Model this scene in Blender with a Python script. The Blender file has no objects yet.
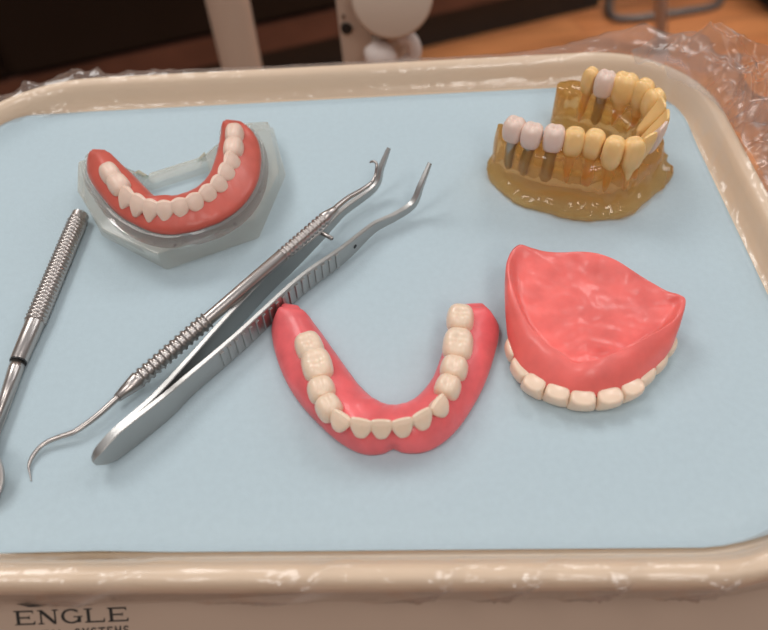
import bpy, bmesh, math, random
from mathutils import Vector, Matrix, noise
random.seed(4)
C = bpy.context.scene
MM = 0.001                       # every length below is in millimetres; the paper's top face is z = 0

# ------------------------------------------------------------------ camera
cam_d = bpy.data.cameras.new('camera'); cam = bpy.data.objects.new('camera', cam_d)
C.collection.objects.link(cam); C.camera = cam
r_, u_, f_ = (Vector((0.99823162, -0.0499543, -0.03222123)), Vector((0.05920114, 0.78644414, 0.61481773)),
              Vector((0.00537259, 0.61563803, -0.78801075)))
M = Matrix.Identity(4)
for i in range(3):
    M[i][0], M[i][1], M[i][2] = r_[i], u_[i], -f_[i]
M[2][3] = 185*MM
cam.matrix_world = M
cam_d.sensor_width = 36; cam_d.lens = 36*750/768
cam_d.clip_start = 0.005; cam_d.clip_end = 30
cam_d.dof.use_dof = True; cam_d.dof.focus_distance = 0.232; cam_d.dof.aperture_fstop = 11

# ------------------------------------------------------------------ world, lights, exposure
w = bpy.data.worlds.new('room_light'); C.world = w; w.use_nodes = True
nt = w.node_tree; bg = nt.nodes['Background']
tc = nt.nodes.new('ShaderNodeTexCoord'); sep = nt.nodes.new('ShaderNodeSeparateXYZ')
rp = nt.nodes.new('ShaderNodeValToRGB')
nt.links.new(tc.outputs['Generated'], sep.inputs[0]); 
mp = nt.nodes.new('ShaderNodeMapRange'); mp.inputs[1].default_value = -1; mp.inputs[2].default_value = 1
nt.links.new(sep.outputs[2], mp.inputs[0]); nt.links.new(mp.outputs[0], rp.inputs[0]); nt.links.new(rp.outputs[0], bg.inputs[0])
e = rp.color_ramp.elements
e[0].position = 0.40; e[0].color = (0.10, 0.055, 0.035, 1)
e[1].position = 1.0; e[1].color = (0.62, 0.63, 0.66, 1)
x = e.new(0.52); x.color = (0.30, 0.235, 0.20, 1)
x = e.new(0.75); x.color = (0.50, 0.48, 0.48, 1)
bg.inputs[1].default_value = 0.62
def area(name, loc, target, size, power, col=(1, 1, 1), sy=None):
    l = bpy.data.lights.new(name, 'AREA'); l.energy = power; l.color = col; l.size = size
    if sy: l.shape = 'RECTANGLE'; l.size_y = sy
    o = bpy.data.objects.new(name, l); C.collection.objects.link(o)
    o.location = loc; o.rotation_euler = (Vector(target)-Vector(loc)).to_track_quat('-Z', 'Y').to_euler()
    return o
area('ceiling_lamp', (-0.75, 1.15, 1.5), (0, .15, 0), 0.7, 13, (1, .985, .96), 0.7)
area('ceiling_lamp', (0.65, 1.35, 1.5), (0, .15, 0), 0.5, 6, (1, .985, .96), 0.5)
area('ceiling_lamp', (-0.7, -0.2, 1.5), (0, .15, 0), 0.45, 5, (1, .96, .92), 0.45)
area('ceiling_lamp', (0.55, -0.3, 1.5), (0, .15, 0), 0.45, 4, (1, .96, .92), 0.45)
area('cool_side_light', (1.3, 0.9, 1.1), (0, .15, 0), 0.5, 3.5, (.95, .97, 1))  # cool area light from the right, source unseen
area('ceiling_lamp', (0.4, -1.3, 1.5), (0, .3, 0), 0.45, 6, (1, .93, .86))
fl = area('floor_fill_light', (1.3, 1.1, .9), (.6, 1.5, -.75), 0.5, 4.2, (1, .9, .8)); fl.data.spread = math.radians(70)  # unseen fill added to brighten the floor, spread narrowed to spare the tray
C.view_settings.view_transform = 'Standard'; C.view_settings.look = 'None'
C.view_settings.gamma = 1; C.view_settings.use_curve_mapping = False
C.view_settings.exposure = -0.14

# ------------------------------------------------------------------ helpers
def setp(b, **k):
    names = dict(color='Base Color', rough='Roughness', metal='Metallic', spec='Specular IOR Level', coat='Coat Weight',
                 coat_rough='Coat Roughness', trans='Transmission Weight', ior='IOR', sss='Subsurface Weight', sss_scale='Subsurface Scale')
    for a, v in k.items():
        b.inputs[names[a]].default_value = (*v, 1) if a == 'color' else v
def mat(name, color, var=0.0, scale=200, bump=0.0, bscale=800, **k):
    m = bpy.data.materials.new(name); m.use_nodes = True; n = m.node_tree; b = n.nodes['Principled BSDF']
    setp(b, color=color, **k)
    if k.get('sss'):
        b.inputs['Subsurface Radius'].default_value = (1.0, .35, .25)
    t = n.nodes.new('ShaderNodeTexCoord')
    if var:
        nz = n.nodes.new('ShaderNodeTexNoise'); nz.inputs['Scale'].default_value = scale; nz.inputs['Detail'].default_value = 4
        n.links.new(t.outputs['Object'], nz.inputs['Vector'])
        mr = n.nodes.new('ShaderNodeMapRange'); mr.inputs[1].default_value = .3; mr.inputs[2].default_value = .7
        mr.inputs[3].default_value = 1-var; mr.inputs[4].default_value = 1+var
        n.links.new(nz.outputs[0], mr.inputs[0])
        mx = n.nodes.new('ShaderNodeVectorMath'); mx.operation = 'SCALE'; mx.inputs[0].default_value = color
        n.links.new(mr.outputs[0], mx.inputs['Scale']); n.links.new(mx.outputs[0], b.inputs['Base Color'])
    if bump:
        nz = n.nodes.new('ShaderNodeTexNoise'); nz.inputs['Scale'].default_value = bscale; nz.inputs['Detail'].default_value = 3
        n.links.new(t.outputs['Object'], nz.inputs['Vector'])
        bp = n.nodes.new('ShaderNodeBump'); bp.inputs['Strength'].default_value = 1; bp.inputs['Distance'].default_value = bump*MM
        n.links.new(nz.outputs[0], bp.inputs['Height']); n.links.new(bp.outputs[0], b.inputs['Normal'])
    return m

MAT = {}
MAT['tray'] = mat('cream_plastic', (.86, .665, .48), rough=.38, coat=.1, bump=.02, bscale=120)
MAT['paper'] = mat('pale_blue_paper', (.467, .568, .617), rough=.95, spec=.1, var=.02, scale=500, bump=.06, bscale=1600)
MAT['gum'] = mat('pink_acrylic', (.80, .135, .145), rough=.38, coat=.15, coat_rough=.12, var=.14, scale=130, sss=.15, sss_scale=.0025, bump=.10, bscale=260)
MAT['gum_salmon'] = mat('salmon_acrylic', (.57, .105, .075), rough=.45, coat=.2, coat_rough=.2, var=.08, scale=130, sss=.12, sss_scale=.002, bump=.08, bscale=260)
MAT['gum_light'] = mat('light_pink_acrylic', (.88, .165, .145), rough=.36, coat=.15, coat_rough=.12, var=.12, scale=110, sss=.18, sss_scale=.003, bump=.16, bscale=170)
MAT['tooth'] = mat('ivory_acrylic_tooth', (.86, .66, .50), rough=.3, coat=.15, sss=.15, sss_scale=.0015, var=.04, scale=200)
MAT['tooth_pale'] = mat('pinkish_white_tooth', (.80, .59, .48), rough=.4, sss=.15, sss_scale=.0015, var=.04, scale=200)
MAT['tooth_yellow'] = mat('yellow_resin_tooth', (.88, .57, .24), rough=.33, coat=.15, sss=.2, sss_scale=.002, var=.06, scale=150)
MAT['crown_white'] = mat('pinkish_porcelain_crown', (.80, .61, .52), rough=.35, sss=.12, sss_scale=.0015)
MAT['steel'] = mat('brushed_stainless_steel', (.50, .455, .43), metal=1, rough=.3, bump=.03, bscale=600)
MAT['steel_dull'] = mat('worn_stainless_steel', (.48, .47, .455), metal=1, rough=.40, bump=.03, bscale=500)
MAT['titanium'] = mat('grey_titanium', (.50, .43, .36), metal=1, rough=.45)
MAT['black'] = mat('black_rubber', (.012, .012, .012), rough=.5)
MAT['cream'] = mat('cream_enamel', (.58, .46, .37), rough=.4)
MAT['white_rubber'] = mat('white_plastic', (.72, .62, .57), rough=.45)
MAT['housing'] = mat('beige_enamel_housing', (.46, .33, .25), rough=.5)
MAT['ink'] = mat('black_print', (.02, .017, .015), rough=.6)
MAT['cabinet'] = mat('espresso_cabinet', (.005, .0035, .003), rough=.42, spec=.3, var=.2, scale=8)
MAT['red_brown'] = mat('red_brown_band', (.10, .040, .026), rough=.4, var=.35, scale=9)  # colour of the painted floor reflection on the cabinet; the screw dot shares it
MAT['stool'] = mat('grey_painted_metal', (.10, .085, .08), rough=.4, metal=.3)
MAT['pole_grey'] = mat('light_grey_metal', (.40, .35, .33), rough=.45, metal=.3)
MAT['mirror'] = mat('mirror_glass', (.85, .85, .85), metal=1, rough=.03)

def glass(name, tint, dens, rough=.02, ior=1.48, bump=0.0, bscale=90, thru=.4, thru_tint=(1, 1, 1), painted_light=0.0, painted_light_col=(.80, .70, .58), base=(1, 1, 1)):
    m = bpy.data.materials.new(name); m.use_nodes = True; n = m.node_tree; b = n.nodes['Principled BSDF']
    setp(b, color=base, rough=rough, trans=1.0, ior=ior)
    v = n.nodes.new('ShaderNodeVolumeAbsorption'); v.inputs[0].default_value = (*tint, 1); v.inputs[1].default_value = dens
    n.links.new(v.outputs[0], n.nodes['Material Output'].inputs['Volume'])
    tr = n.nodes.new('ShaderNodeBsdfTransparent'); tr.inputs[0].default_value = (*thru_tint, 1)
    ms = n.nodes.new('ShaderNodeMixShader'); ms.inputs[0].default_value = thru
    n.links.new(b.outputs[0], ms.inputs[1]); n.links.new(tr.outputs[0], ms.inputs[2]); last = ms
    if painted_light:
        di = n.nodes.new('ShaderNodeBsdfDiffuse'); di.inputs[0].default_value = (*painted_light_col, 1)  # diffuse share that paints inner reflection and glow into the clear material
        m3 = n.nodes.new('ShaderNodeMixShader'); m3.inputs[0].default_value = painted_light
        n.links.new(ms.outputs[0], m3.inputs[1]); n.links.new(di.outputs[0], m3.inputs[2]); last = m3
    n.links.new(last.outputs[0], n.nodes['Material Output'].inputs['Surface'])
    if bump:
        t = n.nodes.new('ShaderNodeTexCoord'); nz = n.nodes.new('ShaderNodeTexNoise'); nz.inputs['Scale'].default_value = bscale
        n.links.new(t.outputs['Object'], nz.inputs['Vector'])
        bp = n.nodes.new('ShaderNodeBump'); bp.inputs['Strength'].default_value = 1; bp.inputs['Distance'].default_value = bump*MM
        n.links.new(nz.outputs[0], bp.inputs['Height']); n.links.new(bp.outputs[0], b.inputs['Normal'])
    return m
MAT['clear'] = glass('clear_acrylic', (.93, .96, .90), 4, .01, thru=.55, painted_light=.04)
MAT['clear_plate'] = glass('acrylic_painted_reflection', (.96, .97, .92), 6, .01, thru=.40, painted_light=.20, painted_light_col=(1.0, .93, .76))  # clear plate; the cream diffuse paints in its beige inner reflection
MAT['amber'] = glass('amber_acrylic', (1, .60, .12), 46, .0, 1.58, bump=.2, bscale=190, thru=.30, thru_tint=(1, .73, .28), painted_light=.10, painted_light_col=(1, .60, .20), base=(1, .90, .66))  # the amber diffuse paints a golden glow into the clear body

def film_mat(name='clear_plastic_film', haze=.15):
    m = bpy.data.materials.new(name); m.use_nodes = True; n = m.node_tree
    for q in list(n.nodes): n.nodes.remove(q)
    out = n.nodes.new('ShaderNodeOutputMaterial'); tr = n.nodes.new('ShaderNodeBsdfTransparent'); tr.inputs[0].default_value = (.975, .968, .965, 1)
    gl = n.nodes.new('ShaderNodeBsdfGlossy'); gl.inputs['Roughness'].default_value = .16
    di = n.nodes.new('ShaderNodeBsdfTranslucent'); di.inputs[0].default_value = (.85, .80, .80, 1)
    lw = n.nodes.new('ShaderNodeLayerWeight'); lw.inputs[0].default_value = .5
    fr = n.nodes.new('ShaderNodeMath'); fr.operation = 'POWER'; fr.inputs[1].default_value = 3.5; n.links.new(lw.outputs['Facing'], fr.inputs[0])
    ad = n.nodes.new('ShaderNodeMath'); ad.operation = 'ADD'; ad.inputs[1].default_value = .05
    m1 = n.nodes.new('ShaderNodeMixShader'); m1.inputs[0].default_value = haze
    m2 = n.nodes.new('ShaderNodeMixShader')
    n.links.new(tr.outputs[0], m1.inputs[1]); n.links.new(di.outputs[0], m1.inputs[2])
    mu = n.nodes.new('ShaderNodeMath'); mu.operation = 'MULTIPLY'; mu.inputs[1].default_value = .55; mu.use_clamp = True
    n.links.new(fr.outputs[0], mu.inputs[0]); n.links.new(mu.outputs[0], ad.inputs[0]); mu = ad; n.links.new(mu.outputs[0], m2.inputs[0])
    n.links.new(m1.outputs[0], m2.inputs[1]); n.links.new(gl.outputs[0], m2.inputs[2])
    t = n.nodes.new('ShaderNodeTexCoord'); nz = n.nodes.new('ShaderNodeTexNoise'); nz.inputs['Scale'].default_value = 70
    nz.inputs['Detail'].default_value = 2; nz.inputs['Distortion'].default_value = 1.2
    n.links.new(t.outputs['Object'], nz.inputs['Vector'])
    bp = n.nodes.new('ShaderNodeBump'); bp.inputs['Distance'].default_value = .9*MM; bp.inputs['Strength'].default_value = 1
    n.links.new(nz.outputs[0], bp.inputs['Height']); n.links.new(bp.outputs[0], gl.inputs['Normal'])
    n.links.new(m2.outputs[0], out.inputs[0])
    return m
MAT['film'] = film_mat()
MAT['film_bunched'] = film_mat('hazy_bunched_film', .3)

def wood_floor():
    m = bpy.data.materials.new('orange_wood_floor'); m.use_nodes = True; n = m.node_tree; b = n.nodes['Principled BSDF']
    t = n.nodes.new('ShaderNodeTexCoord'); mpn = n.nodes.new('ShaderNodeMapping'); mpn.inputs['Rotation'].default_value = (0, 0, math.radians(-17))
    br = n.nodes.new('ShaderNodeTexBrick'); br.inputs['Scale'].default_value = 1; br.inputs['Brick Width'].default_value = .9
    br.inputs['Row Height'].default_value = .075; br.inputs['Mortar Size'].default_value = .001
    br.inputs['Color1'].default_value = (.52, .215, .085, 1); br.inputs['Color2'].default_value = (.41, .15, .055, 1); br.inputs['Mortar'].default_value = (.18, .06, .03, 1)
    nz = n.nodes.new('ShaderNodeTexNoise'); nz.inputs['Scale'].default_value = 6
    m2 = n.nodes.new('ShaderNodeMapping'); m2.inputs['Rotation'].default_value = (0, 0, math.radians(-17)); m2.inputs['Scale'].default_value = (1, 8, 1)
    n.links.new(t.outputs['Object'], mpn.inputs[0]); n.links.new(mpn.outputs[0], br.inputs[0])
    n.links.new(t.outputs['Object'], m2.inputs[0]); n.links.new(m2.outputs[0], nz.inputs[0])
    mx = n.nodes.new('ShaderNodeMixRGB'); mx.blend_type = 'OVERLAY'; mx.inputs[0].default_value = .4
    n.links.new(br.outputs[0], mx.inputs[1]); n.links.new(nz.outputs[0], mx.inputs[2]); n.links.new(mx.outputs[0], b.inputs['Base Color'])
    b.inputs['Roughness'].default_value = .35
    return m
MAT['wood'] = wood_floor()

def mesh(name, verts, faces, m, parent=None, smooth=True, subsurf=0, recalc=True, autos=None):
    """verts in mm, world space; the mesh is stored around its thing's base"""
    org = Vector(parent['_o']) if parent is not None else Vector((0, 0, 0))
    me = bpy.data.meshes.new(name)
    me.from_pydata([((Vector(v)-org)*MM)[:] for v in verts], [], faces)
    if recalc:
        bm = bmesh.new(); bm.from_mesh(me); bmesh.ops.recalc_face_normals(bm, faces=bm.faces); bm.to_mesh(me); bm.free()
    o = bpy.data.objects.new(name, me); C.collection.objects.link(o)
    if parent is not None: o.parent = parent
    o['_o'] = org[:]
    me.materials.append(MAT[m])
    if smooth:
        me.polygons.foreach_set('use_smooth', [True]*len(me.polygons))
        if autos: me.set_sharp_from_angle(angle=math.radians(autos))
    if subsurf:
        s = o.modifiers.new('sub', 'SUBSURF'); s.levels = s.render_levels = subsurf
    return o
def thing(name, label, cat, loc, group=None):
    o = bpy.data.objects.new(name, None); C.collection.objects.link(o)
    o.empty_display_size = .01
    o.location = Vector(loc)*MM; o['_o'] = tuple(loc); o['label'] = label; o['category'] = cat
    if group: o['group'] = group
    return o
def structure(o): o['kind'] = 'structure'; return o

def catmull(pts, n, closed=False):
    P = [Vector(p) for p in pts]; m = len(P); out = []
    segs = m if closed else m-1
    for i in range(n):
        t = i*segs/(n if closed else n-1); k = min(int(t), segs-1); f = t-k
        if closed: a, b, c, d = P[(k-1) % m], P[k % m], P[(k+1) % m], P[(k+2) % m]
        else: a, b, c, d = P[max(k-1, 0)], P[k], P[k+1], P[min(k+2, m-1)]
        out.append(.5*((2*b)+(c-a)*f+(2*a-5*b+4*c-d)*f*f+(3*b-a-3*c+d)*f**3))
    return out
def resample(P, n):
    L = [0]
    for a, b in zip(P, P[1:]): L.append(L[-1]+(b-a).length)
    out = []; k = 0
    for i in range(n):
        t = L[-1]*i/(n-1)
        while k < len(P)-2 and L[k+1] < t: k += 1
        f = 0 if L[k+1] == L[k] else (t-L[k])/(L[k+1]-L[k]); out.append(P[k].lerp(P[k+1], min(max(f, 0), 1)))
    return out
def loft(rings, cap=True, loop=False):
    n = len(rings[0]); V = [p for r in rings for p in r]; F = []
    R = len(rings)
    for i in range(R if loop else R-1):
        a, b = i*n, ((i+1) % R)*n
        for j in range(n):
            k = (j+1) % n; F.append((a+j, a+k, b+k, b+j))
    if cap and not loop: F.append(tuple(range(n))[::-1]); F.append(tuple(range((R-1)*n, R*n)))
    return V, F
def tube(path, radii, sides=14, closed=False):
    P = [Vector(p) for p in path]
    if not hasattr(radii, '__len__'): radii = [radii]*len(P)
    rings = []; up = Vector((0, 0, 1)); n = len(P)
    for i, p in enumerate(P):
        t = (P[(i+1) % n]-P[i-1]) if closed else (P[min(i+1, n-1)]-P[max(i-1, 0)])
        t = t.normalized()
        a = t.cross(up)
        if a.length < .05: a = t.cross(Vector((1, 0, 0)))
        a.normalize(); b = a.cross(t)
        if i == 0: ref = a
        else:
            ref = (ref-ref.dot(t)*t).normalized()
        a = ref; b = t.cross(a)
        rings.append([p+radii[i]*(math.cos(q)*a+math.sin(q)*b) for q in [2*math.pi*j/sides for j in range(sides)]])
    return loft(rings, True, closed)
def box(c, s, rot=0):
    c = Vector(c); V = []
    for x in (-1, 1):
        for y in (-1, 1):
            for z in (-1, 1):
                V.append(c+Matrix.Rotation(rot, 3, 'Z') @ Vector((x*s[0]/2, y*s[1]/2, z*s[2]/2)))
    return V, [(0, 1, 3, 2), (4, 6, 7, 5), (0, 4, 5, 1), (2, 3, 7, 6), (0, 2, 6, 4), (1, 5, 7, 3)]
def join(*parts):
    V, F = [], []
    for v, f in parts:
        o = len(V); V += list(v); F += [tuple(i+o for i in q) for q in f]
    return V, F
def sstep(a, b, x):
    t = min(max((x-a)/(b-a), 0), 1); return t*t*(3-2*t)

# ------------------------------------------------------------------ setting
structure(mesh('floor', *box((300, 900, -760), (6000, 6000, 20)), 'wood', smooth=False))
ang = math.atan2(135, 450)
dcab = Vector((math.cos(ang), math.sin(ang), 0)); ncab = Vector((-math.sin(ang), math.cos(ang), 0)); pcab = Vector((86, 1414, 0))
ctr = pcab+ncab*300+dcab*(490-2500)
cab = thing('base_cabinet', 'long glossy espresso-dark cabinet along the wooden floor behind the tray', 'cabinet', (ctr.x, ctr.y, -750))
mesh('carcass', *box((ctr.x, ctr.y, -250), (5000, 590, 710), ang), 'cabinet', cab, smooth=False)
c2 = ctr+ncab*15
mesh('toe_kick', *box((c2.x, c2.y, -686), (4990, 560, 128), ang), 'black', cab, smooth=False)
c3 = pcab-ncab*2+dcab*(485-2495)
mesh('painted_floor_reflection', *box((c3.x, c3.y, -622), (4980, 12, 56), ang), 'red_brown', cab, smooth=False)  # strip painted as the floor's reflection low on the glossy cabinet front
for k in range(5):
    q = pcab+dcab*(180-k*620)-ncab*2
    mesh('door', *box((q.x, q.y, -250), (600, 18, 660), ang), 'cabinet', cab, smooth=False)
wl = pcab+ncab*620
structure(mesh('wall_back', *box((wl.x, wl.y, 500), (6000, 30, 2520), ang), 'cream', smooth=False))

# ------------------------------------------------------------------ tray
def rrect(off, nc=14):
    """rounded tray outline, outward offset in mm; corners: near-left, near-right, far-right, far-left"""
    P = [Vector((-152, 78.0)), Vector((119.5, 63.5)), Vector((119.5, 253.0)), Vector((-151, 256.0))]
    rad = [30, 44, 30, 42]; out = []
    for i in range(4):
        p, a, b = P[i], P[i-1], P[(i+1) % 4]
        d1, d2 = (a-p).normalized(), (b-p).normalized(); r = rad[i]
        cc = p+d1*r+d2*r; th = math.acos(max(-1, min(1, d1.dot(d2))))
        s = cc; v1 = -d2; v2 = -d1
        for k in range(nc+1):
            f = k/nc; v = (v1*math.cos(f*math.pi/2)+v2*math.sin(f*math.pi/2)).normalized()
            out.append((s+v*(r+off)))
        # straight edge samples
        q = P[(i+1) % 4]; r2 = rad[(i+1) % 4]
        e0 = out[-1]; nrm = v2.normalized()
        dd = (q-p).normalized(); st = p+dd*r-d1*0; en = q-dd*r2
        nout = -d1 if False else None
        for k in range(1, 12):
            f = k/12; base = st.lerp(en, f)
            nn = Vector((dd.y, -dd.x)); out.append(base+nn*off)
    return out
tray = thing('instrument_tray', 'cream plastic rounded tray lined with blue paper and wrapped in clear film', 'tray', (-15, 160, -3))
prof = [(-30, -.5), (-2, -.5), (1.5, -.2), (3.6, 1.0), (5.0, 3.5), (5.8, 6.5), (6.8, 8.8), (8.2, 10), (10, 10.2), (11.3, 9.6), (12, 8), (12, 3.5),
        (11.2, 2.8), (10.4, 3.5), (10.2, 6.5), (8, 5.5), (7, 3), (6, -.5), (3.5, -2.4), (-30, -3)]
rings = [[(p.x, p.y, z) for p in rrect(o)] for o, z in prof]
V, F = loft(rings, True)
mesh('tray_body', V, F, 'tray', tray, autos=50)

# paper liner, with one lifted stretch on its near edge
V = []; ro = rrect(-.2); NX = len(ro)
cx, cy = -15, 162
rr = [(0.0, 0), (.3, 0), (.6, 0), (.85, 0), (.95, 0), (.985, 0), (1.0, .35), (1.012, 1.0)]
for fr, dz in rr[1:]:
    for p in ro:
        x, y = cx+(p.x-cx)*fr, cy+(p.y-cy)*fr
        cw = 0
        for q in ((-152, 78), (119.5, 63.5), (119.5, 253), (-151, 256)):
            dq = (p-Vector(q)).length; cw = max(cw, math.exp(-((dq-15)/14)**2)*(1 if q[0]*(q[1]-160) < 0 else .35))
        ek = sstep(.95, 1.012, fr)*cw; dd_ = (p-Vector((cx, cy))).normalized()
        x += dd_.x*3.2*ek; y += dd_.y*3.2*ek
        z = -.02+dz+4.2*ek**1.6
        if y < 90: z += 1.5*math.exp(-((x+78)/14)**2)*sstep(.93, 1.0, fr)
        V.append((x, y, z))
F = [tuple(range(NX))]
for i in range(len(rr)-2):
    a, b = i*NX, (i+1)*NX
    for j in range(NX):
        k = (j+1) % NX; F.append((a+j, a+k, b+k, b+j))
liner = mesh('paper_liner', V, F, 'paper')
liner['label'] = 'pale blue paper sheet lining the tray under the dentures and instruments'; liner['category'] = 'tray paper'
sm = liner.modifiers.new('thick', 'SOLIDIFY'); sm.thickness = .18*MM; sm.offset = -1

# ------------------------------------------------------------------ plastic film sleeve over the rim
def film():
    n = 640; base = [Vector((p.x, p.y)) for p in rrect(0, 14)]
    ring = resample(base+[base[0]], n+1)[:-1]
    fp = [(1.2, 1.6), (2.2, 2.2), (3.2, 3.3), (4.4, 5.2), (5.4, 8.0), (7.4, 10.3), (10, 10.8), (11.8, 10.2), (12.7, 8.6), (12.9, 6.5), (12.9, 4), (12.6, 1.5), (12.3, -.6)]
    fp = [tuple(q) for q in catmull([(a, b, 0) for a, b in fp], 34)]
    V = []; S = []
    for i, p in enumerate(ring):
        t = (ring[(i+1) % n]-ring[i-1]).normalized(); nn = Vector((t.y, -t.x))
        near = sstep(110, 80, p.y) if abs(p.x) < 400 else 0
        # crumple growing around the far right corner
        cr = math.exp(-((p.x-128)**2+(p.y-236)**2)/(2*26**2)); right = sstep(100, 118, p.x)
        lc = math.exp(-((p.x+128)**2+(p.y-258)**2)/(2*28**2))
        for j, q in enumerate(fp):
            d, z = q[0], q[1]; v = j/(len(fp)-1)
            fq = .09-.045*near; P3 = Vector((p.x*.055, p.y*.055, v*1.6))
            n1 = noise.noise(P3*1.0+Vector((3, 1, 7))); n2 = noise.noise(Vector((p.x*.16, p.y*.16, v*4)))
            rg = 1-abs(noise.noise(Vector((p.x*fq+v*1.1, p.y*fq-v*1.2, 5)))*2.6)
            top = math.exp(-((v-.5)/.3)**2)
            amp = .12+1.0*right+1.0*near
            off = .15+.25*abs(n1)+amp*(max(rg, 0)**3*(1.3+1.6*near)+.5*abs(n2)*(1-.7*near))*(1-near*sstep(.5, .2, v))
            off += cr*(7*abs(n1)+4*max(rg, 0)+4)*sstep(.28, .6, v)
            off += lc*(2.8*max(rg, 0)+1.6*abs(n2))*top
            d2 = d+off*(-.4*sstep(.4, .1, v)+.3*sstep(.1, .5, v)+.7*sstep(.4, .6, v)*(1-.95*sstep(.72, .95, v))); z2 = z+off*.85*(1-.97*sstep(.6, .92, v))
            if cr > .05:
                z2 += cr*(7*noise.noise(Vector((p.x*.05, p.y*.05, v*3+9)))+6*top)
                d2 += cr*16*sstep(.5, 1.0, v)
            z2 = max(z2, .55) if v < .15 else z2
            x, y = p.x+nn.x*d2, p.y+nn.y*d2
            V.append((x, y, z2))
    m = len(fp); F = []
    for i in range(n):
        k = (i+1) % n
        for j in range(m-1): F.append((i*m+j, k*m+j, k*m+j+1, i*m+j+1))
    sl = thing('plastic_sleeve', 'crinkled clear plastic film wrapped over the cream tray rim', 'plastic wrap', (-15, 160, 10))
    mesh('film_wrap', V, F, 'film', sl, recalc=False)
    # the bunched surplus outside the far right corner
    q = [Vector(p) for p in [(102.5, 253.1, 12), (110.5, 251.3, 20), (120.5, 246.0, 26), (134.6, 243.8, 24), (149.8, 233.7, 20), (106.4, 250.0, 12), (114.0, 244.1, 18), (123.8, 238.8, 20), (133.8, 226.6, 20), (147.3, 213.2, 16), (111.6, 247.0, 11), (120.1, 239.2, 14), (127.6, 227.1, 15), (133.8, 210.3, 14), (143.9, 193.8, 10), (115.8, 242.9, 10), (124.7, 233.0, 11), (129.2, 215.1, 11.5), (130.5, 193.8, 11), (137.0, 171.6, 6)]]
    V, F = [], []; NU, NV = 90, 64
    for a in range(NU):
        row = [catmull([q[r*5+c] for c in range(5)], NU)[a] for r in range(4)]
        col = catmull(row, NV)
        for b, p in enumerate(col):
            u, v = a/(NU-1), b/(NV-1)
            w1 = Vector((p.x*.05, p.y*.05, 2)); wv = noise.noise(w1)*1.5
            rg = 1-abs(noise.noise(Vector((p.x*.06+wv, p.y*.06-wv, 11))))*3.0
            r2 = 1-abs(noise.noise(Vector((p.x*.16+wv, p.y*.16+wv, 4))))*3.0
            k = 5.0*max(rg, -.3)+2.0*max(r2, -.3)
            edge = sstep(1.0, .75, v)
            V.append((p.x, p.y, p.z+k*(.25+.75*edge)))
    for a in range(NU-1):
        for b in range(NV-1): F.append((a*NV+b, (a+1)*NV+b, (a+1)*NV+b+1, a*NV+b+1))
    mesh('bunched_film', V, F, 'film_bunched', sl, recalc=False)
film()

# ------------------------------------------------------------------ delivery unit under the tray
N2 = 1.1
def pan(x, s, lift=.0):      # point on the sloped front face: s = distance down the slope from its top edge
    l = math.hypot(1, N2); return Vector((x, 64-s/l-lift*N2/l*-0, -6-s*N2/l)) + Vector((0, -N2/l, 1/l))*lift
unit = thing('delivery_unit', 'beige dental delivery unit housing under the tray, printed with a maker name on its front', 'dental unit', (-15, 160, -750))
P = [(64, -6), (22, -52.2), (22, -90), (240, -90), (250, -60), (250, -6)]
P = [(62.5, -7.65), (24, -50), (22, -56), (22, -90), (240, -90), (250, -60), (250, -8), (248, -6)]
rings = [[(x, y+(0 if 60 > y or y > 70 else 0), z) for y, z in P] for x in (-150, -148, 120, 122)]
V, F = loft(rings); mesh('housing', V, F, 'housing', unit, smooth=False)
mesh('support_block', *box((-15, 160, -4.5), (200, 150, 3)), 'housing', unit, smooth=False)
mesh('support_post', *tube([(-15, 170, -750), (-15, 170, -740), (-15, 170, -738), (-15, 170, -89)], [150, 150, 28, 28], 40), 'cream', unit, autos=40)

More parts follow.
